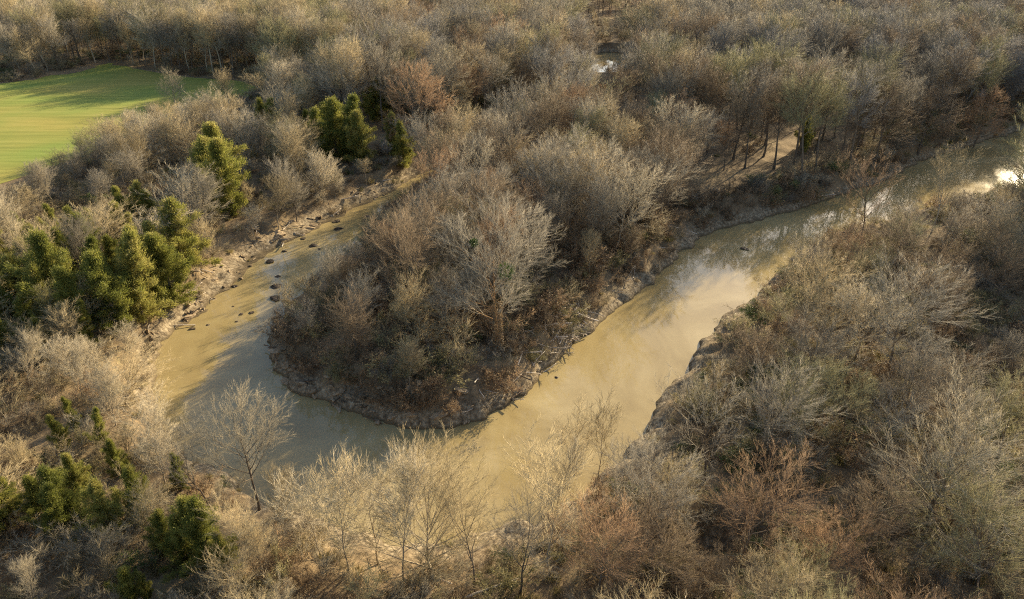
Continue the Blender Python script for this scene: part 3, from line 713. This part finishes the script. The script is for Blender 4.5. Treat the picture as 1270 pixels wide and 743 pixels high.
def instancer(name, sources, pts, rots, scales, which, **props):
    """one object that draws many copies of the source meshes"""
    col = bpy.data.collections.new(name + '_sources')
    for i, (me, colr) in enumerate(sources):
        so = bpy.data.objects.new(f'{name}_source_{i:03d}', me); col.objects.link(so)
    me = bpy.data.meshes.new(name); me.vertices.add(len(pts)); me.vertices.foreach_set('co', np.asarray(pts, np.float32).ravel())
    for an, ty, val in (('rz', 'FLOAT', rots), ('wh', 'INT', which)):
        a = me.attributes.new(an, ty, 'POINT'); a.data.foreach_set('value', np.asarray(val, np.float32 if ty == 'FLOAT' else np.int32))
    tn = np.ones((len(pts), 4), np.float32); tn[:, :3] = np.array([c for _, c in sources])[np.asarray(which)]
    a = me.attributes.new('tint', 'FLOAT_COLOR', 'POINT'); a.data.foreach_set('color', tn.ravel())
    a = me.attributes.new('sc', 'FLOAT_VECTOR', 'POINT'); a.data.foreach_set('vector', np.asarray(scales, np.float32).ravel())
    o = link(name, me, None, **props)
    ng = bpy.data.node_groups.new(name, 'GeometryNodeTree')
    ng.interface.new_socket('Geometry', in_out='INPUT', socket_type='NodeSocketGeometry'); ng.interface.new_socket('Geometry', in_out='OUTPUT', socket_type='NodeSocketGeometry')
    gi = ng.nodes.new('NodeGroupInput'); go = ng.nodes.new('NodeGroupOutput')
    ci = ng.nodes.new('GeometryNodeCollectionInfo'); ci.inputs['Collection'].default_value = col
    ci.inputs['Separate Children'].default_value = True; ci.inputs['Reset Children'].default_value = True
    iop = ng.nodes.new('GeometryNodeInstanceOnPoints'); iop.inputs['Pick Instance'].default_value = True
    def attr(n, t): q = ng.nodes.new('GeometryNodeInputNamedAttribute'); q.data_type = t; q.inputs['Name'].default_value = n; return q.outputs[0]
    cx = ng.nodes.new('ShaderNodeCombineXYZ'); ng.links.new(attr('rz', 'FLOAT'), cx.inputs[2])
    er = ng.nodes.new('FunctionNodeEulerToRotation'); ng.links.new(cx.outputs[0], er.inputs[0])
    ng.links.new(gi.outputs[0], iop.inputs['Points']); ng.links.new(ci.outputs[0], iop.inputs['Instance'])
    ng.links.new(attr('wh', 'INT'), iop.inputs['Instance Index']); ng.links.new(er.outputs[0], iop.inputs['Rotation']); ng.links.new(attr('sc', 'FLOAT_VECTOR'), iop.inputs['Scale'])
    ng.links.new(iop.outputs[0], go.inputs[0])
    md = o.modifiers.new('scatter', 'NODES'); md.node_group = ng
    return o
srcs, key = [], {}
P, RO, S_, W_ = [], [], [], []
for t in rest:
    x, y, z, h, shape, v, tint = t[:7]
    k = (shape, v, tint)
    if k not in key:
        key[k] = len(srcs); tm, cm = TMESH[shape, v]; srcs += [(tm, BARKC[BARKS[tint]]), (cm, TINT[tint])]
    s = h/SHAPES[shape]['H']; wd = R.uniform(.85, 1.2)
    rz = R.uniform(0, 6.28)
    for q in (0, 1): P.append((x, y, z-.1)); RO.append(rz); S_.append((s*wd, s*wd, s)); W_.append(key[k]+q)
instancer('far_woodland', srcs, P, RO, S_, W_, kind='stuff', label='far mass of bare winter woodland running back to the horizon', category='woodland')

# ------------------------------------------------------------------ undergrowth: brush, dry leaves, tussocks
SH = [(grow_shrub(700, 4, 0, 12, .5), 'tan'), (grow_shrub(701, 3.6, 0, 13, .65), 'brown'), (grow_shrub(702, 3.2, 0, 12, .8), 'grey'), (grow_shrub(703, 3.2, 1, 10, .6), 'russet'),
      (grow_shrub(704, 3.0, 1, 10, .8), 'brown'), (grow_shrub(705, 3.6, 0, 12, .5), 'silver'), (grow_shrub(706, 3.0, 1, 10, .7), 'olive'), (grow_shrub(707, 3.0, 2, 9, .8), 'olive')]
SHM = [(c.mesh('brush', [M_TWIG, M_IVY if i == 7 else (M_SEDGE if i == 6 else M_DEADLEAF)]), tuple(.8*q for q in TINT[t])) for i, (c, t) in enumerate(SH)]  # brush tints darkened to paint in deeper shade between the crowns
tus = [grow_tussock(760+i) for i in range(2)]
TUM = [(c.mesh('tussock', M_SEDGE), (1, 1, 1)) for c in tus]
und = scatter(-110, 190, 22, 260, 1.5, 90000)
und = und[np.abs(und[:, 0]) < und[:, 1]*.8+25]
dd = river_d(und[:, 0], und[:, 1]); inf = in_poly(field_poly, und[:, 0], und[:, 1]); uz = ground_z(und[:, 0], und[:, 1])
upx = proj(np.stack([und[:, 0], und[:, 1], uz], -1)); upt = in_poly(point_zone, und[:, 0], und[:, 1])
inner = seg_dist([at(*p)[:2] for p in INNER], und[:, 0], und[:, 1], False) < seg_dist([at(*p)[:2] for p in OUTER], und[:, 0], und[:, 1], False)
vn = vnoise(und[:, 0], und[:, 1], 7, 40)
P, RO, S_, W_ = [], [], [], []
for i in range(len(und)):
    x, y = und[i]; d = dd[i]; px, py = upx[i]
    if inf[i] or d < .7: continue
    bnk = d < 4.5
    pr_ = .42
    if bnk: pr_ = .5
    if upt[i] and y < 200: pr_ = .75 if d > 3.5 else .6
    if px > 740 and py > 330: pr_ = .75
    if px < 430 and py > 400: pr_ = .7
    if 400 < px < 760 and py > 590: pr_ = .8 if d > 6 else .15
    if px < 520 and py < 425 and bnk: pr_ = .2
    if 700 < px < 1060 and 118 < py < 262 and d > 9 and not (upt[i] and y < 150): pr_ = .05
    far_bank = px > 640 and py < 300 and d < 9 and inner[i]
    if far_bank: pr_ = 1.2
    if upt[i] and y < 200 and d < 7: pr_ = .85
    if y > 190: pr_ *= .6
    if 740 < px < 965 and 330 < py < 600 and d < 3.2 and not upt[i]: pr_ = .08
    if d < 6: pr_ *= 1.25 if vn[i] > -.1 else .3                # brush hangs over the bank in clumps
    if R.random() > pr_: continue
    if upt[i] and y < 200: w = R.choices(range(10), [1, 3, 2, 3, 3, .3, 1, .5, 1, 1])[0]
    elif px < 430: w = R.choices(range(10), [4, 1, .5, 1, .5, 4, 1.5, .5, 2, 2])[0]
    elif px > 760 and py > 330: w = R.choices(range(10), [2, 3, 2, 1.5, 1.5, .5, 3, 1.5, 1, 1])[0]
    else: w = R.choices(range(10), [2.5, 2, 1, 1.5, 1.5, 1.5, 2, .4, 1.5, 1.5])[0]
    tip = upt[i] and y < 110 and d < 7
    s = R.uniform(.5, 1.15) * (.62 if bnk and not far_bank and not tip else 1)
    if tip: w = R.choices([1, 2, 3, 4, 0, 6], [2, 1, 3, 3, 2, 2])[0]
    if upt[i] and y < 130 and d > 5 and R.random() < .3: s *= 1.5; w = R.choices([0, 3, 4, 1, 6], [3, 3, 2, 1, 1.5])[0]
    h = 4*s
    if hides(np.array([x, y, uz[i]]), h, h*.4, 'shrub') > .25 and not bnk and not far_bank:
        s *= .45
        if hides(np.array([x, y, uz[i]]), h*.45, h*.2, 'shrub') > .25: continue
    P.append((x, y, uz[i]-.05)); RO.append(R.uniform(0, 6.28)); S_.append((s*R.uniform(.9, 1.3), s*R.uniform(.9, 1.3), s)); W_.append(w)
ub = scatter(-330, 280, 190, 430, 3.4, 26000); ub = ub[np.abs(ub[:, 0]) < ub[:, 1]*.8+25]
db = river_d(ub[:, 0], ub[:, 1]); zb = ground_z(ub[:, 0], ub[:, 1]); fb = in_poly(field_poly, ub[:, 0], ub[:, 1]); pb = proj(np.stack([ub[:, 0], ub[:, 1], zb], -1))
for i in range(len(ub)):
    if fb[i] or db[i] < 2 or R.random() > .6 or (700 < pb[i, 0] < 1100 and pb[i, 1] > 118): continue
    s = R.uniform(.7, 1.4)
    if db[i] > 7 and hides(np.array([ub[i, 0], ub[i, 1], zb[i]]), 4*s, 1.6*s, 'shrub') > .25: continue
    P.append((ub[i, 0], ub[i, 1], zb[i]-.05)); RO.append(R.uniform(0, 6.28)); S_.append((s*1.3, s*1.3, s)); W_.append(R.choices(range(8), [2, 3, 3, 1, 1, .5, 2, .5])[0])
print('undergrowth', len(P))
instancer('undergrowth', SHM+TUM, P, RO, S_, W_, kind='stuff', label='tangled brown brush and dry weeds under the trees', category='undergrowth')

# dead ivy wrapped round its trunk
c = MB_(); rg = np.random.default_rng(77); n_ = 1500; a_ = rg.uniform(0, 6.28, n_); zz_ = rg.uniform(0, 7.2, n_)**1.0; rr_ = .42-.02*zz_+rg.uniform(0, .18, n_)
c.shards(np.stack([rr_*np.cos(a_), rr_*np.sin(a_), zz_], 1), np.stack([np.cos(a_), np.sin(a_), -.6+rg.normal(0, .5, n_)], 1), rg.uniform(.12, .3, n_), .12, rg.normal(0, 1, (n_, 3)))
link('ivy', c.mesh('ivy', M_DEADLEAF), hero_objs[0][0])['label'] = 'russet dead ivy round the trunk'
# mistletoe in the ivy-trunked tree ---------------------------------
ho, hp, hh = hero_objs[0]
for (px, py, r) in ((628, 336, 1.25), (588, 301, .6)):
    rg = np.random.default_rng(px); c = MB_()
    n_ = nrm_all(rg.normal(0, 1, (420, 3)))
    c.shards(n_*(r*rg.uniform(.2, 1, 420)**.6*.85)[:, None], n_+rg.normal(0, .5, (420, 3)), .28*r+.08, .13, rg.normal(0, 1, (420, 3)))
    d = ray(px, py); t = (hp[1]-.6)/d[1]; q = np.array([0, 0, CAM_H])+d*t
    o = link('mistletoe', c.mesh('mistletoe', M_IVY), None, category='mistletoe', label='large dark green mistletoe ball in the ivy-trunked tree' if r > 1 else 'small yellow green mistletoe tuft high in the ivy-trunked tree')
    o.location = q

# ------------------------------------------------------------------ clods, snags and driftwood
def clod(seed, flat=.5):
    rg = np.random.default_rng(seed)
    import bmesh
    bm = bmesh.new(); bmesh.ops.create_icosphere(bm, subdivisions=2, radius=1)
    for v in bm.verts:
        n = np.array(v.co); k = 1+.22*math.sin(3.1*n[0]+seed)+.18*math.sin(4.7*n[1]+2*seed)+.14*math.sin(6.3*n[2]+seed*3)+rg.normal(0, .07)
        v.co = Vector((n[0]*k*1.2, n[1]*k*.85, n[2]*k*flat))
    me = bpy.data.meshes.new('clod'); bm.to_mesh(me); bm.free(); return me
CLAY = [clod(i+1) for i in range(5)]; MUD = [clod(i+31, .45) for i in range(4)]
for q in CLAY: q.materials.append(M_CLAY)
for q in MUD: q.materials.append(M_MUD)
MOUNDS = [(417,275,7),(420,284,5),(365,293,5),(388,305,6),(396,309,4),(353,312,5),(335,325,5),(290,355,6),(289,380,3),(293,399,3),(312,388,3),(343,355,7),(342,371,6),(381,263,7),(376,296,4),
          (258,403,3),(239,408,3),(308,331,4),(395,262,6),(455,268,5),(924,309,4),(690,468,4),(299,390,3),(345,343,5)]
for i, (px, py, wpx) in enumerate(MOUNDS):
    p = at(px, py); s = R.choice([.45, .6, .8, 1.0])*wpx/FPX*np.linalg.norm(p-np.array([0, 0, CAM_H]))
    o = link('mud_mound', MUD[i % 4], None, category='mud mound', group='mud mounds in the shallow channel',
             label='dark wet mud mound poking out of the shallow eroded-bank channel' if px < 500 else ('dark snag stump alone in the reflecting reach' if px > 900 else 'dark snag lump in tan water beside the driftwood pile'))
    o.location = (p[0], p[1], .0); o.scale = (s, s, s*.8); o.rotation_euler = (0, 0, R.uniform(0, 6))
def strip(poly_px, n, dlo, dhi, seed):
    rg = np.random.default_rng(seed); L = np.array([at(*p)[:2] for p in poly_px]); out = []
    seg = np.linalg.norm(np.diff(L, axis=0), axis=1); cum = np.concatenate([[0], np.cumsum(seg)])
    while len(out) < n:
        s = rg.uniform(0, cum[-1]); i = min(np.searchsorted(cum, s)-1, len(seg)-1); i = max(i, 0)
        a = (s-cum[i])/seg[i]; p = L[i]*(1-a)+L[i+1]*a+rg.uniform(-dhi, dhi, 2)
        d = float(river_d(np.array([p[0]]), np.array([p[1]]))[0])
        if dlo < d < dhi: out.append((p[0], p[1]))
    return out
LEFT_BANK = [(490,236),(430,266),(380,290),(340,312),(318,326),(290,350),(262,374),(230,404),(200,436)]
for i, (x, y) in enumerate(strip(LEFT_BANK, 100, -.6, 5.0, 4)):
    o = link('clay_block', CLAY[i % 5], None, category='clay block', group='slumped clay blocks', label='slumped tan clay block at the foot of the eroded cut bank')
    s = .22*math.exp(abs(R.gauss(0, .62))); o.location = (x, y, gz1(x, y)-s*.05); o.scale = (s*R.uniform(.9, 1.9), s*R.uniform(.6, 1.2), s*R.uniform(.6, 1.2)); o.rotation_euler = (R.uniform(-.4, .4), R.uniform(-.4, .4), R.uniform(0, 6))
TIP = [(596,521),(545,529),(482,524),(420,503),(375,487),(347,462),(339,428)]
for i, (x, y) in enumerate(strip(TIP, 80, -.3, 4.0, 5)):
    o = link('clay_block', CLAY[i % 5], None, category='clay block', group='clay blocks round the tip of the point', label='shaded grey clay block round the tip of the wooded point')
    s = .22*math.exp(abs(R.gauss(0, .6))); o.location = (x, y, max(gz1(x, y), 0)-s*.05); o.scale = (s*R.uniform(.9, 1.8), s*R.uniform(.6, 1.2), s*R.uniform(.6, 1.2)); o.rotation_euler = (R.uniform(-.4, .4), R.uniform(-.4, .4), R.uniform(0, 6))

def log_mesh(seed, L, r, mat):
    rg = np.random.default_rng(seed); c = MB_()
    p = path(np.array([-L/2, 0, 0]), np.array([1., 0, 0]), L, 6, .06, 0, rg)
    c.tube(p, [r*(1-.55*k/6) for k in range(7)], 7, tip=False)
    for k in range(4):
        q, d = along(p, rg.uniform(.3, .95)); c.tube(path(q, rot_about(d, rg.uniform(.5, 1), rg.uniform(0, 6), rg), L*rg.uniform(.12, .35), 3, .15, 0, rg), [r*.4, r*.3, r*.2, r*.05], 4)
    return c.mesh('log', mat)
LOGS = [log_mesh(i+50, 5.0, .14, M_DRIFT) for i in range(4)]; DLOGS = [log_mesh(i+60, 5.0, .15, M_DRIFTDARK) for i in range(3)]
def lay(mesh, px, py, ang, s, label, group, tilt=0.0):
    p = on_ground(px, py); o = link('driftwood_log', mesh, None, category='log', label=label, group=group)
    o.location = (p[0], p[1], p[2]+.18*s); o.scale = (s, s, s); o.rotation_euler = (R.uniform(0, 6), tilt, ang)
PILE = [(684,452),(700,438),(718,420),(735,404)]
for i, (x, y) in enumerate(strip(PILE, 55, -.3, 4.2, 9)):
    o = link('driftwood_log', LOGS[i % 4], None, category='log', group='bleached driftwood pile', label='bleached driftwood log in the jam along the sunny side of the wooded point')
    s = R.uniform(.4, .95); o.location = (x, y, max(gz1(x, y), 0)+R.uniform(.1, .9)); o.scale = (s, s, s); o.rotation_euler = (R.uniform(0, 6), R.uniform(-.5, .3), R.uniform(0, 6.28))
for i, (x, y) in enumerate(strip([(600,519),(642,495),(684,454)], 26, .2, 5, 10)):
    o = link('driftwood_log', (LOGS+DLOGS)[i % 7], None, category='log', group='drift logs near the tip', label='drift log among roots and brush between tip and driftwood jam')
    s = R.uniform(.3, .75); o.location = (x, y, max(gz1(x, y), 0)+R.uniform(.1, .4)); o.scale = (s, s, s); o.rotation_euler = (R.uniform(0, 6), R.uniform(-.4, .4), R.uniform(0, 6.28))
for i, (x, y) in enumerate(strip([(764,380),(806,354),(838,324),(868,294)], 22, .2, 4.5, 12)):
    o = link('driftwood_log', (LOGS+DLOGS)[i % 7], None, category='log', group='drift logs on the shaded bank', label='drift log on the shaded bank upstream of the driftwood jam')
    s = R.uniform(.3, .7); o.location = (x, y, max(gz1(x, y), 0)+R.uniform(.1, .4)); o.scale = (s, s, s); o.rotation_euler = (R.uniform(0, 6), R.uniform(-.4, .4), R.uniform(0, 6.28))
for i, (x, y) in enumerate(strip(LEFT_BANK, 26, -.5, 6, 14)):
    o = link('driftwood_log', (DLOGS+LOGS)[i % 7], None, category='log', group='snags on the eroded bank', label='broken snag limb among the clay blocks of the eroded cut bank')
    s = R.uniform(.35, .9); o.location = (x, y, max(gz1(x, y), 0)+R.uniform(.05, .4)); o.scale = (s, s, s); o.rotation_euler = (R.uniform(0, 6), R.uniform(-.35, .35), R.uniform(0, 6.28))
for i, (x, y) in enumerate(strip(TIP, 16, -.6, 3.5, 15)):
    o = link('driftwood_log', DLOGS[i % 3], None, category='log', group='dark snags round the tip', label='dark wet snag at the waterline round the shaded tip of the point')
    s = R.uniform(.3, .7); o.location = (x, y, max(gz1(x, y), 0)+R.uniform(.0, .3)); o.scale = (s, s, s); o.rotation_euler = (R.uniform(0, 6), R.uniform(-.3, .3), R.uniform(0, 6.28))
lay(DLOGS[0], 208, 428, .5, .9, 'dark waterlogged log at the foot of the eroded bank', 'logs at the eroded bank')
lay(DLOGS[1], 240, 392, .9, .9, 'dark fallen log slanting off the eroded bank', 'logs at the eroded bank')
lay(LOGS[1], 428, 248, .3, 1.2, 'pale fallen log high on the eroded bank', 'logs at the eroded bank')
lay(LOGS[0], 1020, 244, .3, 1.2, 'pale log pile stem at the mouth of the glaring reach', 'logs at the far bank')
lay(LOGS[2], 1008, 250, 1.2, 1.0, 'pale drift log leaning beside the mouth of the glaring reach', 'logs at the far bank')
lay(LOGS[3], 560, 722, -.3, 1.3, 'long pale fallen limb under the vase shaped tree', 'fallen limbs behind the beach')
lay(LOGS[0], 610, 730, .5, 1.1, 'crooked pale fallen limb behind the beach', 'fallen limbs behind the beach')
lay(LOGS[2], 1215, 600, .25, 1.9, 'long pale fallen trunk beside the huge fan crowned tree', 'fallen limbs')
